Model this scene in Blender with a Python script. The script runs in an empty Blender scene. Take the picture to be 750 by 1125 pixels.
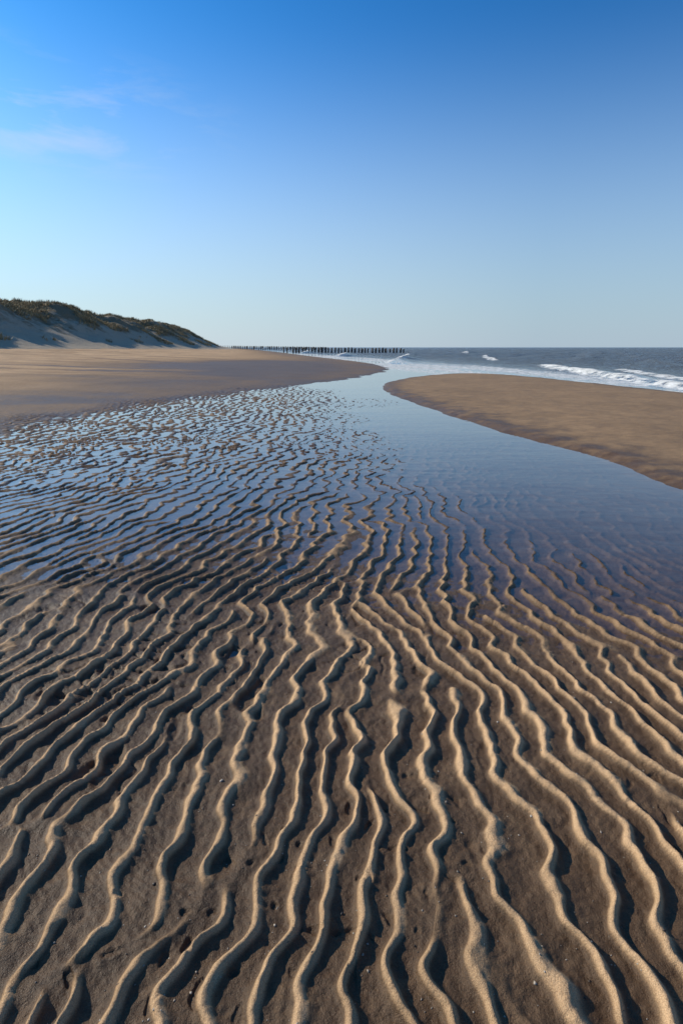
import bpy, math, numpy as np
rng=np.random.default_rng(7)
F=np.float32
# ---------------------------------------------------------------- helpers
_tabs={}
def pn(x,y,seed=0):
    if seed not in _tabs:
        r=np.random.default_rng(1000+seed)
        p=r.permutation(256).astype(np.int32)
        a=r.uniform(0,2*np.pi,256)
        _tabs[seed]=(np.concatenate([p,p]),np.cos(a).astype(F),np.sin(a).astype(F))
    p,gx,gy=_tabs[seed]
    xf=np.floor(x);yf=np.floor(y)
    fx=(x-xf).astype(F);fy=(y-yf).astype(F)
    xi=xf.astype(np.int32)&255;yi=yf.astype(np.int32)&255
    u=fx*fx*fx*(fx*(fx*6-15)+10);v=fy*fy*fy*(fy*(fy*6-15)+10)
    def g(ix,iy,dx,dy):
        h=p[p[ix&255]+(iy&255)]
        return gx[h]*dx+gy[h]*dy
    a=g(xi,yi,fx,fy);b=g(xi+1,yi,fx-1,fy);c=g(xi,yi+1,fx,fy-1);d=g(xi+1,yi+1,fx-1,fy-1)
    return ((a+(b-a)*u)*(1-v)+(c+(d-c)*u)*v)*F(1.45)
def fbm(x,y,seed,o=4):
    s=0;a=1.0
    for i in range(o):
        s=s+a*pn(x*2**i,y*2**i,seed+i);a*=.5
    return s
def ss(a,b,x):
    t=np.clip((x-a)/(b-a),0,1);return t*t*(3-2*t)
def sdpoly(x,y,P):
    """signed distance, positive inside"""
    d=np.full(x.shape,1e12,dtype=F);ins=np.zeros(x.shape,bool)
    n=len(P)
    for i in range(n):
        ax,ay=P[i];bx,by=P[(i+1)%n]
        ex,ey=bx-ax,by-ay
        t=np.clip(((x-ax)*ex+(y-ay)*ey)/(ex*ex+ey*ey),0,1)
        d=np.minimum(d,(x-ax-t*ex)**2+(y-ay-t*ey)**2)
        if ay!=by:
            c=((ay>y)!=(by>y))&(x<(ex*(y-ay)/ey+ax))
            ins^=c
    d=np.sqrt(d);return np.where(ins,d,-d)
def smoothpts(P,closed=False,n=6):
    out=[];N=len(P)
    rngi=range(N) if closed else range(N-1)
    for i in rngi:
        p0=np.array(P[(i-1)%N if closed else max(i-1,0)],float);p1=np.array(P[i],float)
        p2=np.array(P[(i+1)%N],float);p3=np.array(P[(i+2)%N if closed else min(i+2,N-1)],float)
        for k in range(n):
            t=k/n
            out.append(tuple(.5*((2*p1)+(-p0+p2)*t+(2*p0-5*p1+4*p2-p3)*t*t+(-p0+3*p1-3*p2+p3)*t**3)))
    out.append(tuple(P[-1])) if not closed else None
    return out
def mesh_from(name,co,quads,attrs=None,mat=None):
    me=bpy.data.meshes.new(name)
    k=quads.shape[1]
    me.vertices.add(len(co));me.vertices.foreach_set("co",np.ascontiguousarray(co,dtype=F).ravel())
    me.loops.add(quads.size);me.loops.foreach_set("vertex_index",quads.ravel().astype(np.int32))
    me.polygons.add(len(quads));me.polygons.foreach_set("loop_start",np.arange(0,quads.size,k,dtype=np.int32))
    me.update(calc_edges=True)
    for n,a in (attrs or {}).items():
        at=me.attributes.new(n,'FLOAT','POINT');at.data.foreach_set("value",np.ascontiguousarray(a,dtype=F).ravel())
    try: me.shade_smooth()
    except Exception: pass
    ob=bpy.data.objects.new(name,me);bpy.context.scene.collection.objects.link(ob)
    if mat: me.materials.append(mat)
    return ob
def gridquads(nr,nc,off=0):
    i=np.arange(nr*nc,dtype=np.int64).reshape(nr,nc)
    return np.stack([i[:-1,:-1],i[:-1,1:],i[1:,1:],i[1:,:-1]],-1).reshape(-1,4)+off

# ---------------------------------------------------------------- layout (metres, viewer stands at the origin looking +Y)
BAR=smoothpts([(2.9,4.69),(2.80,6.2),(2.36,7.9),(1.98,10.0),(1.50,12.9),(1.12,17.0),(1.5,20.6),(2.8,24),(5.2,27.2),(7.4,26.0),(8.6,20.5),(9.3,15.8),(10.5,10),(12,2),(9,-4),(5.5,-1),(3.9,2.6)],True,5)
BEACH=smoothpts([(-9,5.2),(-6.2,6.6),(-4.9,8.0),(-4.8,9.8),(-4.2,12.1),(-3,15.3),(-1.3,18.4),(.7,22.5),(2.6,29),(3.5,36),(2.0,52),(-5,90),(-15,150)],False,4)+[(-60,400),(-150,800),(-400,2000),(-1500,9000),(-9000,9000),(-9000,-3000),(-30,-3000),(-30,-10),(-16,2)]
CP=np.array([(0,.5,.035),(-1.2,.9,.037),(1.2,.9,.033),(-1,1.7,.031),(0,1.7,.028),(.9,1.6,.024),(1.5,1.6,.018),(2.4,1.6,.0),
 (1.4,2.15,.005),(.95,2.3,.006),(.4,2.75,.006),(.2,3.4,.004),(1.3,2.7,-.010),(2.0,2.6,-.018),(.9,3.2,-.009),(.55,4.3,-.006),(1.5,4,-.020),(2.5,3.6,-.030),
 (-.4,2.4,.017),(-1.3,2.3,.016),(-2.2,2.1,.015),(-.5,3.1,.005),(-1.5,3.1,.003),(-2.6,3.0,.002),
 (-.3,4.2,.0),(-1.4,4.2,-.0015),(-2.8,4.2,-.0015),(.15,5.4,-.004),(-1.2,5.6,-.002),(-3,5.6,-.0015),(1.1,5.6,-.016),(2.2,5.6,-.035),
 (.2,7.5,-.006),(-1.4,7.5,-.0015),(-3.2,7.3,-.001),(1.2,7.6,-.022),(.25,10,-.007),(-1.2,10,-.001),(-3,10,.0),(1.1,10,-.03),(.3,13,-.010),(-1,13,-.001),(-2.8,13,.0),
 (.7,16,-.03),(-.5,16,.0),(.7,19.5,-.03),(1.4,23,-.05),(3,29,-.08),(-5,4,-.001),(-5,6.5,.001),(-8,3,.01),(-4,1,.035),(-8,-3,.06),(3,0,.02),(4,-4,.03),(0,-3,.05),(5,35,-.15)],dtype=float)
def terrain(x,y,detail=True):
    sh=x.shape
    num=np.zeros(sh,F);den=np.zeros(sh,F)
    for cx,cy,cz in CP:
        L=.12+.10*max(cy,0)
        w=1/((x-cx)**2+((y-cy)*.8)**2+L*L*.35)**2
        num+=(w*cz).astype(F);den+=w.astype(F)
    base=num/den
    base=base+.003*fbm(x*.9,y*.9,11,2)*ss(30,10,np.hypot(x,y))
    wob=.10*fbm(x*.7,y*.7,21,4)+.03*pn(x*4,y*4,27)
    dbar=sdpoly(x,y,BAR)+wob*.9
    dbe=sdpoly(x,y,BEACH)+wob*3.0*ss(120,20,np.hypot(x,y))
    s=(x-12.5+.2*y)/1.02
    # seabed offshore
    off=ss(-1,2,s)*ss(12,17,y+0*x)+ss(8,12,x)*ss(17,12,y)
    off=np.clip(off,0,1)
    sea=-.05-.035*np.clip(s,0,80)
    base=base*(1-off)+sea*off
    far=ss(28,45,y)*(1-off);base=base*(1-far)+(-.08)*far
    # sand bar
    db=np.clip(dbar,0,None)
    inb=ss(-.05,.35,dbar)
    zbar=.030*ss(0,.12,db)+.085*(1-np.exp(-db/1.3))+.008*fbm(x*.8,y*.8,31,3)
    z=base*(1-inb)+zbar*inb
    # beach
    d=np.clip(dbe,0,None);d2=d*d/(d+3.5)
    inbe=ss(-.8,1.2,dbe)
    und=(.05*fbm(x*.12,y*.12,41,3)+.012*fbm(x*.9,y*.9,45,3))*ss(2,14,d)
    und=und+.22*np.abs(pn(x*.10,y*.40,47))*ss(14,28,d)*ss(170,120,y)+.05*pn(x*.6,y*1.0,48)*ss(14,26,d)
    zbe=.012+2.3*(1-np.exp(-d2/70))+und
    z=z*(1-inbe)+zbe*inbe
    rm=(1-ss(-.4,2.0,dbe+.8*pn(x*.8,y*.8,51)))*(1-ss(-.25,.0,dbar))*(1-off)*(1-far)
    if not detail: return z
    # ---- wave-formed ripple marks
    warp=.075*pn(x*.9,y*1.3,61)+.042*pn(x*1.6,y*3.1,62)+.033*pn(x*3.8,y*7.0,63)+.014*pn(x*9,y*15,64)
    far2=ss(3,7,y)
    xw=x+warp*(1+1.3*far2)+far2*.05*pn(x*.9,y*1.9,65)
    C=[(.087,3,0,1,1.0),(.092,-4,1.1,1.4,.9),(.090,13,-1,1.6,.8),(.108,5,.4,3.0,1.1),(.104,20,-1.8,3.2,1.1),(.102,-7,2.0,2.4,1.0),
       (.135,10,-.2,5.6,1.6),(.13,22,-3,6,1.6),(.14,2,1.8,5.5,1.5),(.17,8,-1,10.5,3.2),(.175,14,-3.3,11,2.6),(.20,-2,0,16,3.5),(.078,9,-.5,.8,.8),(.10,-11,.6,1.9,.7),(.082,-6,.7,1.0,.7)]
    re=np.zeros(sh,F);im=np.zeros(sh,F);W=np.zeros(sh,F)+1e-9
    for i,(lam,al,cx,cy,sg) in enumerate(C):
        a=math.radians(al)
        w=np.exp(-((x-cx)**2+(y-cy)**2)/(2*sg*sg)+3.0*pn(x*1.6/sg**.5+i*7.3,y*1.3/sg**.5,70+i))
        w=(w+1e-7)**2.2
        ph=2*np.pi/lam*(math.cos(a)*xw-math.sin(a)*y)+i*1.7
        re+=(w*np.cos(ph)).astype(F);im+=(w*np.sin(ph)).astype(F);W+=w.astype(F)
    A=np.sqrt(re*re+im*im)/W
    A=ss(0,.36,A)
    ph=np.arctan2(im,re)
    ph=ph+.55*np.sin(ph+.9)
    c=(.5+.5*np.cos(ph))
    p=c**(2.1+1.0*pn(x*2.5,y*2.5,88))
    H=.0172*(1+.30*pn(x*1.7,y*1.7,90)+.42*pn(x*5,y*5,91)+.30*pn(x*11,y*7,92))*(1+.25*far2)
    H=H*(1-.68*ss(-.006,-.026,base))
    rel=A*(p-.36)
    rip=H*rel*rm
    near=ss(6.0,2.0,np.hypot(x,y))
    tr=(1-p)
    q=y*.80+x*.6+.05*pn(x*4,y*4,95)
    fine=.0005*np.sin(2*np.pi*q/.019+5*pn(x*9,y*9,96))*ss(.0,.6,pn(x*2.6,y*2.6,97))*tr
    gran=.0022*pn(x*28,y*28,98)+.0018*pn(x*60,y*60,99)+.0036*pn(x*13,y*13,100)
    # short rills running down the flanks into the troughs
    rill=-.0028*ss(.22,.0,np.abs(pn(x*7+y*4,y*26-x*6,104)))*(p*(1-p)*4)*ss(-.2,.3,pn(x*2,y*2,105))
    pits=-.012*ss(.42,.64,pn(x*8+.3*pn(x*9,y*9,5),y*5.5,101))*(.4+.6*ss(.3,-.6,x))*tr
    pits=pits-.005*ss(.46,.60,pn(x*24,y*24,106))*ss(0,.4,pn(x*1.4,y*1.4,107))
    scar=-.009*ss(.10,.0,np.abs(pn(x*6.5,y*10,102)))*ss(.10,.40,pn(x*1.7,y*1.7,103))*(.4+.6*ss(.5,-.4,x))
    zz=z+rip+(fine+gran+pits+scar+rill)*near*rm
    # dryness
    dn=fbm(x*3,y*3,110,3)
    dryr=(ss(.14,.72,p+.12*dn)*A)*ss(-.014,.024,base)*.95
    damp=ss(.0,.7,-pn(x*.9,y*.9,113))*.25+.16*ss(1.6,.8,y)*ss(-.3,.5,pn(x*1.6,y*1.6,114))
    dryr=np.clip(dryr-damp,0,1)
    big=fbm(x*.10,y*.22,115,3)
    wetp=np.exp(-(((x+6.5)/5.5)**2+((y-36)/13)**2))*.9+.32*ss(.05,.45,pn(x*.05,y*.35,118))*ss(6,14,d)+.30*ss(.1,.4,pn(x*.07,y*.9,119))*ss(5,12,d)*ss(40,25,y)
    drybe=np.clip(.28*ss(0,1.2,d)+.66*ss(.4,14,d2+d*.35+3.5*big)-.30*ss(.15,.6,big)*ss(60,20,d)-wetp,0.08,1)
    drybar=ss(.0,1.0,db+.2*dn)*.42+.10*dn*(db>0)
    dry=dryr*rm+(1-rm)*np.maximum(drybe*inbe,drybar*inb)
    dry=np.clip(dry,0,1)
    return zz,dry,base,dbe
# ---------------------------------------------------------------- node helpers
class N:
    def __init__(s,name):
        s.m=bpy.data.materials.new(name);s.m.use_nodes=True;s.t=s.m.node_tree;s.t.nodes.clear()
    def n(s,ty,ins=None,**kw):
        nd=s.t.nodes.new(ty)
        for k,v in kw.items(): setattr(nd,k,v)
        for k,v in (ins or {}).items():
            if isinstance(v,bpy.types.NodeSocket): s.t.links.new(v,nd.inputs[k])
            else: nd.inputs[k].default_value=v
        return nd
    def noise(s,vec,scale,det=3,rough=.5): return s.n('ShaderNodeTexNoise',{'Vector':vec,'Scale':scale,'Detail':det,'Roughness':rough}).outputs['Fac']
    def math(s,op,a,b=0.0,clamp=False):
        nd=s.n('ShaderNodeMath',{0:a,1:b},operation=op);nd.use_clamp=clamp;return nd.outputs[0]
    def mr(s,v,a,b,c=0.0,d=1.0): 
        return s.n('ShaderNodeMapRange',{'Value':v,'From Min':a,'From Max':b,'To Min':c,'To Max':d}).outputs[0]
    def mix(s,f,a,b):
        nd=s.t.nodes.new('ShaderNodeMix');nd.data_type='RGBA'
        for k,v in ((0,f),(6,a),(7,b)):
            if isinstance(v,bpy.types.NodeSocket): s.t.links.new(v,nd.inputs[k])
            else: nd.inputs[k].default_value=v
        return nd.outputs[2]
    def pos(s,sc=None):
        g=s.n('ShaderNodeNewGeometry').outputs['Position']
        if sc: g=s.n('ShaderNodeVectorMath',{0:g,1:sc},operation='MULTIPLY').outputs[0]
        return g
    def attr(s,n): return s.n('ShaderNodeAttribute',attribute_name=n).outputs['Fac']
    def out(s,sh): s.n('ShaderNodeOutputMaterial',{'Surface':sh})

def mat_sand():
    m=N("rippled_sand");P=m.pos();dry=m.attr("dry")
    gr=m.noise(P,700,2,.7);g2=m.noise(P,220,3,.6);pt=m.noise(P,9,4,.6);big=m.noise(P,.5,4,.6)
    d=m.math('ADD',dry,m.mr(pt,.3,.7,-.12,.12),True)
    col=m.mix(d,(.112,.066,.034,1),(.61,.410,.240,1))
    col2=m.mix(m.mr(gr,.35,.68),(.45,.42,.40,1),(1.5,1.48,1.44,1))
    mul=m.n('ShaderNodeMix',data_type='RGBA',blend_type='MULTIPLY');mul.inputs[0].default_value=.85
    m.t.links.new(col,mul.inputs[6]);m.t.links.new(col2,mul.inputs[7])
    mul2=m.n('ShaderNodeMix',data_type='RGBA',blend_type='MULTIPLY');mul2.inputs[0].default_value=1
    m.t.links.new(mul.outputs[2],mul2.inputs[6]);m.t.links.new(m.mix(m.mr(big,.3,.7),(.84,.83,.83,1),(1.1,1.08,1.05,1)),mul2.inputs[7])
    ro=m.mr(d,0.0,.5,.45,.85)
    ro=m.math('ADD',ro,m.mr(g2,.3,.7,-.08,.08))
    b1=m.n('ShaderNodeBump',{'Height':gr,'Strength':.8,'Distance':.0016})
    b2=m.n('ShaderNodeBump',{'Height':g2,'Strength':.6,'Distance':.004,'Normal':b1.outputs[0]})
    b3=m.n('ShaderNodeBump',{'Height':m.noise(P,40,4,.6),'Strength':.5,'Distance':.010,'Normal':b2.outputs[0]})
    b=m.n('ShaderNodeBsdfPrincipled',{'Base Color':mul2.outputs[2],'Roughness':ro,'Normal':b3.outputs[0],'Specular IOR Level':m.mr(d,0,.6,.24,.08)})
    m.out(b.outputs[0]);return m.m
def mat_water():
    m=N("shallow_sea_water");P=m.pos()
    op=m.attr("opacity");fo=m.attr("foam");ch=m.attr("chop")
    n1=m.noise(m.pos((.55,1.0,1)),14,3,.55);n2=m.noise(m.pos((.35,1,1)),2.2,5,.6);n3=m.noise(m.pos((.25,.5,1)),.35,6,.65)
    b1=m.n('ShaderNodeBump',{'Height':n1,'Strength':.06,'Distance':.012})
    b2=m.n('ShaderNodeBump',{'Height':n2,'Strength':ch,'Distance':.35,'Normal':b1.outputs[0]})
    b3=m.n('ShaderNodeBump',{'Height':n3,'Strength':ch,'Distance':3.0,'Normal':b2.outputs[0]})
    nr=b3.outputs[0]
    # Schlick reflectance of an air/water surface, the same from above and below
    inc=m.n('ShaderNodeNewGeometry').outputs['Incoming']
    dt=m.n('ShaderNodeVectorMath',{0:nr,1:inc},operation='DOT_PRODUCT').outputs['Value']
    c1=m.math('SUBTRACT',1.0,m.math('ABSOLUTE',dt),True)
    fr=m.math('ADD',m.math('MULTIPLY',m.math('POWER',c1,4.6),.98),.02,True)
    body=m.n('ShaderNodeBsdfDiffuse',{'Color':(.080,.075,.064,1)})
    tr=m.n('ShaderNodeBsdfTransparent',{'Color':(.97,.95,.91,1)})
    mx=m.n('ShaderNodeMixShader',{0:op,1:tr.outputs[0],2:body.outputs[0]})
    gl=m.n('ShaderNodeBsdfGlossy',{'Color':(1,1,1,1),'Roughness':m.mr(ch,0,1,.025,.22),'Normal':nr})
    w=m.n('ShaderNodeMixShader',{0:fr,1:mx.outputs[0],2:gl.outputs[0]})
    fn=m.noise(m.pos((1,.5,1)),3.2,8,.72)
    ff=m.math('ADD',fo,m.mr(fn,.25,.75,-.55,.45))
    ff=m.mr(ff,.42,.66)
    foam=m.n('ShaderNodeBsdfDiffuse',{'Color':m.mix(m.mr(fn,.4,.65),(.45,.45,.43,1),(.80,.79,.76,1))})
    w2=m.n('ShaderNodeMixShader',{0:m.math('MULTIPLY',ff,m.mr(fo,0.0,.15),True),1:w.outputs[0],2:foam.outputs[0]})
    m.out(w2.outputs[0]);return m.m
# ---------------------------------------------------------------- ground sheet
def angs(dense,lo=36,mid=60,ms=.24,cs=2.5):
    a=np.arange(-lo,lo+1e-6,dense)
    m1=np.arange(lo+ms,mid,ms);m2=np.arange(mid,180,cs)
    p=np.concatenate([m1,m2,[180.0]])
    return np.radians(np.concatenate([-p[::-1],a,p])).astype(np.float64)
lg=math.log
a=angs(.09);r=np.concatenate([np.linspace(.02,.4,14)[:-1],np.exp(np.arange(lg(.4),lg(50),.0040)),np.exp(np.arange(lg(50),lg(170),.008)),np.exp(np.arange(lg(170),lg(12000),.025)),[12000]])
X=(r[:,None]*np.sin(a)[None]);Y=(r[:,None]*np.cos(a)[None])
Z=np.empty(X.shape,F);D=np.empty(X.shape,F)
for i in range(0,len(r),200):
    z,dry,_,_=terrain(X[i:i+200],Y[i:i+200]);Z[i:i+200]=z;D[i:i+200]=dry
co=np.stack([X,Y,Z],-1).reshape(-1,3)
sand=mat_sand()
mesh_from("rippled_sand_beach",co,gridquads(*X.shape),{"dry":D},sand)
print("ground verts",len(co))
del co,Z,D,X,Y
# ---------------------------------------------------------------- water
aw=angs(.14,38,60,.5,3);rw=np.concatenate([np.exp(np.arange(math.log(1.0),math.log(160),.0075)),np.exp(np.arange(math.log(160),math.log(12000),.02)),[12000]])
X=(rw[:,None]*np.sin(aw)[None]);Y=(rw[:,None]*np.cos(aw)[None])
T=np.empty(X.shape,F)
for i in range(0,len(rw),200): T[i:i+200]=terrain(X[i:i+200],Y[i:i+200],False)
S=(X-12.5+.2*Y)/1.02
R=np.hypot(X,Y)
amp=ss(1,30,S)*.13*(1-.75*ss(150,600,R))
wz=np.zeros(X.shape,F)
for i in range(9):
    lam=rng.uniform(2.2,9);th=math.radians(rng.normal(185,22))
    wz+=(lam/9*.55*np.sin(2*np.pi/lam*(math.cos(th)*X+math.sin(th)*Y)+rng.uniform(0,6)+1.6*pn(X/14,Y/14,130+i))).astype(F)
wz=wz*amp
wz+=amp*.8*pn(X/1.6,Y/1.9,141)
sea_m=ss(-2,3,S)*ss(10,16,Y)
FO=np.zeros(X.shape,F)
BR=[([(9.9,11.5),(10.3,16.5),(11.2,24),(12.5,33),(14,43)],.26,.50),([(6.0,60),(8,72),(10,88)],.42,.8),([(24,112),(28,132),(31,150)],.35,.8),([(0,84),(.5,96),(1,112)],.4,1.0),
    ([(3.6,44),(4.6,52),(6,60)],.22,.6),([(-8,128),(-8,150),(-10,175)],.5,1.2),([(13,21),(14.5,28),(16,34)],.10,.4),([(15,56),(17,68),(20,82)],.16,.5)]
for bi,(pts,h,wd) in enumerate(BR):
    P=smoothpts(pts,False,4);best=np.full(X.shape,1e9,F);sg=np.zeros(X.shape,F);tt=np.zeros(X.shape,F)
    n=len(P)-1
    for i in range(n):
        ax,ay=P[i];bx,by=P[i+1];ex,ey=bx-ax,by-ay;L=math.hypot(ex,ey)
        t=np.clip(((X-ax)*ex+(Y-ay)*ey)/L**2,0,1)
        d=np.hypot(X-ax-t*ex,Y-ay-t*ey);side=((X-ax)*ey-(Y-ay)*ex)/L  # + = seaward (right)
        k=d<best;best=np.where(k,d,best);sg=np.where(k,side,sg);tt=np.where(k,(i+t)/n,tt)
    along=ss(0,.12,tt)*ss(1,.82,tt)*(.75+.35*pn(tt*9,tt*0+bi,150))
    dd=np.where(sg>=0,best/(wd*2.0),best/(wd*.75))+.12*pn(X*1.2,Y*.8,151)
    wz+=(h*np.exp(-dd*dd)*along).astype(F)
    fo=np.where(sg>=0,np.exp(-(best/(wd*.3))**2),np.exp(-(best/(wd*1.8))**2))*along
    FO=np.maximum(FO,fo*1.05)
swash=ss(-5.5,-1,S)*ss(8,2,S)*ss(14,20,Y)*ss(190,80,Y)
FO=np.maximum(FO,swash*(.66+.45*pn(S*.55+.3*pn(X*.2,Y*.1,161),Y*.07,160)))
FO=np.maximum(FO,.45*ss(.66,.9,pn(X/5,Y/12,170))*ss(8,30,S)*ss(260,120,R))
depth=np.clip(-T,0,None)
OP=1-np.exp(-depth*4.0)
OP=np.maximum(OP*.9,ss(2,8,S)*ss(12,18,Y)*.97)
CH=ss(-1.5,14,S)*ss(11,20,Y)
CH=CH*.9+.01
W=wz*sea_m
quads=gridquads(*X.shape)
keep_v=(T<W+.05).ravel()
kf=keep_v[quads].any(axis=1)
seaf=(((S>-1.5)&(Y>14))|((X>9.5))).ravel()[quads].all(axis=1)
co=np.stack([X,Y,W],-1).reshape(-1,3)
wm=mat_water()
def sub(name,mask):
    q=quads[mask];u,inv=np.unique(q,return_inverse=True)
    mesh_from(name,co[u],inv.reshape(q.shape),{"foam":FO.ravel()[u],"opacity":OP.ravel()[u],"chop":CH.ravel()[u]},wm)
sub("sea",kf&seaf);sub("tidal_channel_water",kf&~seaf)
# ---------------------------------------------------------------- dune
def dune_h(x,y):
    xc=-62-.04*(y-100)+2.5*pn(y/45,y*0,201)
    t=(xc+21-x)/21.0     # 0 at foot, 1 at crest
    prof=ss(0,1.05,t)
    hgt=8.4+.9*pn(y/38,y*0+.5,202)
    end=ss(322,225,y)*ss(-70,-20,y)
    back=1-.25*ss(1.2,3.5,t)
    hum=(2.0*fbm(x/13,y/17,203,4))*ss(.15,.9,t)+.35*pn(x/3,y/4,207)*ss(.1,.5,t)
    return (hgt*prof*back+hum)*end
ys=np.arange(-80,330,.9);xs=np.arange(-130,-36,.6)
YY,XX=np.meshgrid(ys,xs,indexing='ij')
base=terrain(XX,YY,False)
h=dune_h(XX,YY)
ZZ=base+h-.15*(h<.05)
def mat_dune():
    m=N("dune_sand");P=m.pos()
    a1=m.noise(P,.13,5,.65);a2=m.noise(P,1.6,5,.7)
    sp=m.n('ShaderNodeSeparateXYZ',{0:P}).outputs[2]
    g=m.math('ADD',m.mr(sp,2.8,7,-.40,.45),m.math('ADD',m.mr(a1,.3,.7,-.5,.5),m.mr(a2,.3,.7,-.3,.3)))
    col=m.mix(m.mr(g,.0,.35),(.48,.39,.28,1),(.25,.185,.11,1))
    b=m.n('ShaderNodeBump',{'Height':a2,'Strength':.8,'Distance':.6})
    m.out(m.n('ShaderNodeBsdfPrincipled',{'Base Color':col,'Roughness':.95,'Normal':b.outputs[0],'Specular IOR Level':.1}).outputs[0]);return m.m
mesh_from("sand_dune",np.stack([XX,YY,ZZ],-1).reshape(-1,3),gridquads(*XX.shape)[:,::-1],None,mat_dune())
# marram grass
n=80000
gx=rng.uniform(-95,-40,n);gy=rng.uniform(20,315,n)
hh=dune_h(gx,gy);tb=terrain(gx,gy,False)
dens=1.5*fbm(gx/8,gy/14,221,4)+.70*ss(1.8,6.5,hh)-.52
k=(hh>1.2)&(dens>rng.uniform(-.1,.6,n));gx,gy,hh,tb=gx[k],gy[k],hh[k],tb[k]
nt=len(gx);nb=6
px=np.repeat(gx,nb)+rng.normal(0,.18,nt*nb);py=np.repeat(gy,nb)+rng.normal(0,.18,nt*nb);pz=np.repeat(tb+hh-.1,nb)
hg=rng.uniform(.35,.8,nt*nb);an=rng.uniform(0,6.28,nt*nb);wdt=rng.uniform(.05,.12,nt*nb)
lx=rng.normal(.18,.2,nt*nb);ly=rng.normal(0,.2,nt*nb)
v0=np.stack([px-wdt*np.cos(an),py-wdt*np.sin(an),pz],-1);v1=np.stack([px+wdt*np.cos(an),py+wdt*np.sin(an),pz],-1)
v2=np.stack([px+lx,py+ly,pz+hg],-1)
co=np.stack([v0,v1,v2],1).reshape(-1,3)
m=N("marram_grass");c=m.mix(m.mr(m.noise(m.pos(),.5,4,.6),.3,.7),(.18,.135,.065,1),(.46,.34,.18,1))
m.out(m.n('ShaderNodeBsdfPrincipled',{'Base Color':c,'Roughness':.8}).outputs[0])
mesh_from("marram_grass",co,np.arange(len(co)).reshape(-1,3),None,m.m)
# ---------------------------------------------------------------- groynes: rows of timber piles
m=N("weathered_timber");c=m.mix(m.mr(m.noise(m.pos((6,6,1)),2,4,.6),.3,.7),(.03,.025,.02,1),(.09,.075,.06,1))
m.out(m.n('ShaderNodeBsdfPrincipled',{'Base Color':c,'Roughness':.75}).outputs[0]);wood=m.m
def groyne(x0,y0,x1,y1,sp,top,rows=2):
    V=[];Q=[];L=math.hypot(x1-x0,y1-y0);nn=int(L/sp);dx,dy=(x1-x0)/L,(y1-y0)/L;off=0
    for rr in range(rows):
        for i in range(nn):
            d=i*sp+rng.normal(0,.06)+rr*sp*.5
            cx=x0+dx*d-dy*rr*1.1+rng.normal(0,.05);cy=y0+dy*d+dx*rr*1.1+rng.normal(0,.05)
            if rng.random()<.05: continue
            g=float(terrain(np.array([cx]),np.array([cy]),False)[0])
            tz=top(i/nn)+rng.normal(0,.07);ra=rng.uniform(.13,.18);tl=rng.normal(0,.04,2)
            for zz,rs in ((g-1.0,1.05),((g+tz)*.5,1.0),(tz-.04,.95),(tz,.80)):
                for k in range(8):
                    an=k/8*6.283+.2
                    V.append((cx+ra*rs*math.cos(an)+tl[0]*zz,cy+ra*rs*math.sin(an)+tl[1]*zz,zz))
            for lv in range(3):
                for k in range(8):
                    a_=off+lv*8+k;b_=off+lv*8+(k+1)%8
                    Q.append((a_,b_,b_+8,a_+8))
            Q+= [(off+24,off+25,off+26,off+27),(off+24,off+27,off+28,off+31),(off+28,off+29,off+30,off+31)]
            off+=32
    return mesh_from("timber_groyne",np.array(V),np.array(Q),None,wood)
groyne(-13.5,138,14,128,.8,lambda t:1.20-.22*t)
groyne(-62,300,-6,285,1.2,lambda t:2.0-.7*t)
groyne(-95,520,-20,500,1.6,lambda t:2.5-1.0*t)
# ---------------------------------------------------------------- shell fragments & pebbles
V=[];Q=[]
ico=[(0,0,-1),(.72,-.53,-.45),(-.28,-.85,-.45),(-.89,0,-.45),(-.28,.85,-.45),(.72,.53,-.45),(.28,-.85,.45),(-.72,-.53,.45),(-.72,.53,.45),(.28,.85,.45),(.89,0,.45),(0,0,1)]
icf=[(0,1,2),(1,0,5),(0,2,3),(0,3,4),(0,4,5),(1,5,10),(2,1,6),(3,2,7),(4,3,8),(5,4,9),(1,10,6),(2,6,7),(3,7,8),(4,8,9),(5,9,10),(6,10,11),(7,6,11),(8,7,11),(9,8,11),(10,9,11)]
ico=np.array(ico);icf=np.array(icf)
nP=900
rr=np.exp(rng.uniform(math.log(.7),math.log(5),nP));aa=rng.uniform(-.65,.65,nP)
sx,sy=rr*np.sin(aa),rr*np.cos(aa);sz=terrain(sx,sy)[0]
for i in range(nP):
    s=rng.lognormal(-6.35,.42);R3=ico*rng.uniform(.7,1.3,(12,1))*np.array([1,rng.uniform(.5,1),rng.uniform(.25,.6)])*s
    t=rng.uniform(0,6.28);c_,s_=math.cos(t),math.sin(t)
    R3=R3@np.array([[c_,s_,0],[-s_,c_,0],[0,0,1]])
    V.append(R3+np.array([sx[i],sy[i],sz[i]+s*.15]));Q.append(icf+12*i)
m=N("shell_fragment");c=m.mix(m.mr(m.noise(m.pos(),9,1,.5),.42,.58),(.05,.035,.025,1),(.40,.34,.27,1))
m.out(m.n('ShaderNodeBsdfPrincipled',{'Base Color':c,'Roughness':.5}).outputs[0])
mesh_from("shell_fragments",np.concatenate(V),np.concatenate(Q),None,m.m)
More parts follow.
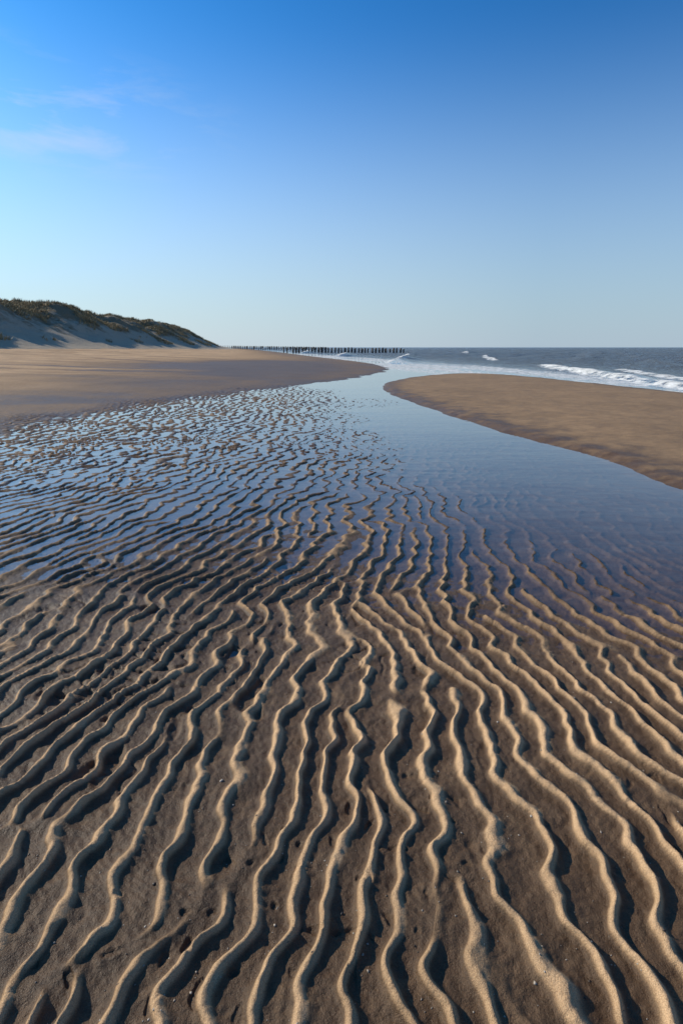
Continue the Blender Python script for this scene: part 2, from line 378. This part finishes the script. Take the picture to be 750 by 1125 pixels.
# ---------------------------------------------------------------- light
AZ,EL=-66.0,28.0
sd=bpy.data.lights.new("sun","SUN");sd.energy=5.0;sd.angle=math.radians(.5);sd.color=(1,.91,.76)
so=bpy.data.objects.new("sun",sd);bpy.context.scene.collection.objects.link(so)
from mathutils import Vector
a_,e_=math.radians(AZ),math.radians(EL)
sv=Vector((math.sin(a_)*math.cos(e_),math.cos(a_)*math.cos(e_),math.sin(e_)))
so.rotation_euler=sv.to_track_quat('Z','Y').to_euler()
w=bpy.data.worlds.new("World");bpy.context.scene.world=w;w.use_nodes=True;t=w.node_tree;t.nodes.clear()
def wn(ty,ins=None,**kw):
    nd=t.nodes.new(ty)
    for k,v in kw.items(): setattr(nd,k,v)
    for k,v in (ins or {}).items():
        if isinstance(v,bpy.types.NodeSocket): t.links.new(v,nd.inputs[k])
        else: nd.inputs[k].default_value=v
    return nd
sky=wn('ShaderNodeTexSky',sky_type='NISHITA',sun_disc=False,sun_elevation=e_,sun_rotation=a_,air_density=1.0,dust_density=.5,ozone_density=1.6,altitude=0)
tc=wn('ShaderNodeTexCoord').outputs['Generated']
tint=wn('ShaderNodeMix',data_type='RGBA',blend_type='MULTIPLY');tint.inputs[0].default_value=1;t.links.new(sky.outputs[0],tint.inputs[6]);tint.inputs[7].default_value=(.36,.80,.98,1)
hs=wn('ShaderNodeGamma',{'Gamma':1.5,'Color':tint.outputs[2]})
sz_=wn('ShaderNodeSeparateXYZ',{0:tc}).outputs[2]
hz=wn('ShaderNodeMapRange',{'Value':sz_,'From Min':-.02,'From Max':.45,'To Min':.94,'To Max':0.0},interpolation_type='SMOOTHSTEP')
# haze brightens toward the sun's side of the sky
sdot=wn('ShaderNodeVectorMath',{0:tc,1:(math.sin(a_),math.cos(a_),0)},operation='DOT_PRODUCT').outputs['Value']
sg=wn('ShaderNodeMapRange',{'Value':sdot,'From Min':.1,'From Max':.9})
hc=wn('ShaderNodeMix',data_type='RGBA');t.links.new(sg.outputs[0],hc.inputs[0]);hc.inputs[6].default_value=(5.6,6.8,8.1,1);hc.inputs[7].default_value=(9.0,9.8,10.6,1)
hm=wn('ShaderNodeMix',data_type='RGBA');t.links.new(hz.outputs[0],hm.inputs[0]);t.links.new(hs.outputs[0],hm.inputs[6]);t.links.new(hc.outputs[2],hm.inputs[7])
mp=wn('ShaderNodeMapping',{'Vector':tc,'Scale':(5,5,22)})
no=wn('ShaderNodeTexNoise',{'Vector':mp.outputs[0],'Scale':1.3,'Detail':7,'Roughness':.6,'Distortion':.4})
cm=wn('ShaderNodeMapRange',{'Value':no.outputs['Fac'],'From Min':.48,'From Max':.78})
dist=wn('ShaderNodeVectorMath',{0:tc,1:(-.40,.86,.30)},operation='SUBTRACT')
dist=wn('ShaderNodeVectorMath',{0:dist.outputs[0],1:(1,1,3.6)},operation='MULTIPLY')
ln=wn('ShaderNodeVectorMath',{0:dist.outputs[0]},operation='LENGTH')
dm=wn('ShaderNodeMapRange',{'Value':ln.outputs['Value'],'From Min':.03,'From Max':.30,'To Min':.6,'To Max':0.0})
mul=wn('ShaderNodeMath',{0:cm.outputs[0],1:dm.outputs[0]},operation='MULTIPLY')
mx=wn('ShaderNodeMix',data_type='RGBA');t.links.new(mul.outputs[0],mx.inputs[0]);t.links.new(hm.outputs[2],mx.inputs[6]);mx.inputs[7].default_value=(9,9.5,10,1)
bg=wn('ShaderNodeBackground',{'Color':mx.outputs[2],'Strength':.078})
wn('ShaderNodeOutputWorld',{'Surface':bg.outputs[0]})
# ---------------------------------------------------------------- camera
cd=bpy.data.cameras.new("camera");cam=bpy.data.objects.new("camera",cd);bpy.context.scene.collection.objects.link(cam)
cd.sensor_fit='VERTICAL';cd.sensor_height=36;cd.sensor_width=24;cd.lens=20;cd.clip_end=30000;cd.clip_start=.05
cam.location=(0,0,1.2);cam.rotation_euler=(math.radians(90-16.15),0,0)
sc=bpy.context.scene;sc.camera=cam
sc.view_settings.view_transform='Standard';sc.view_settings.look='None';sc.view_settings.exposure=0
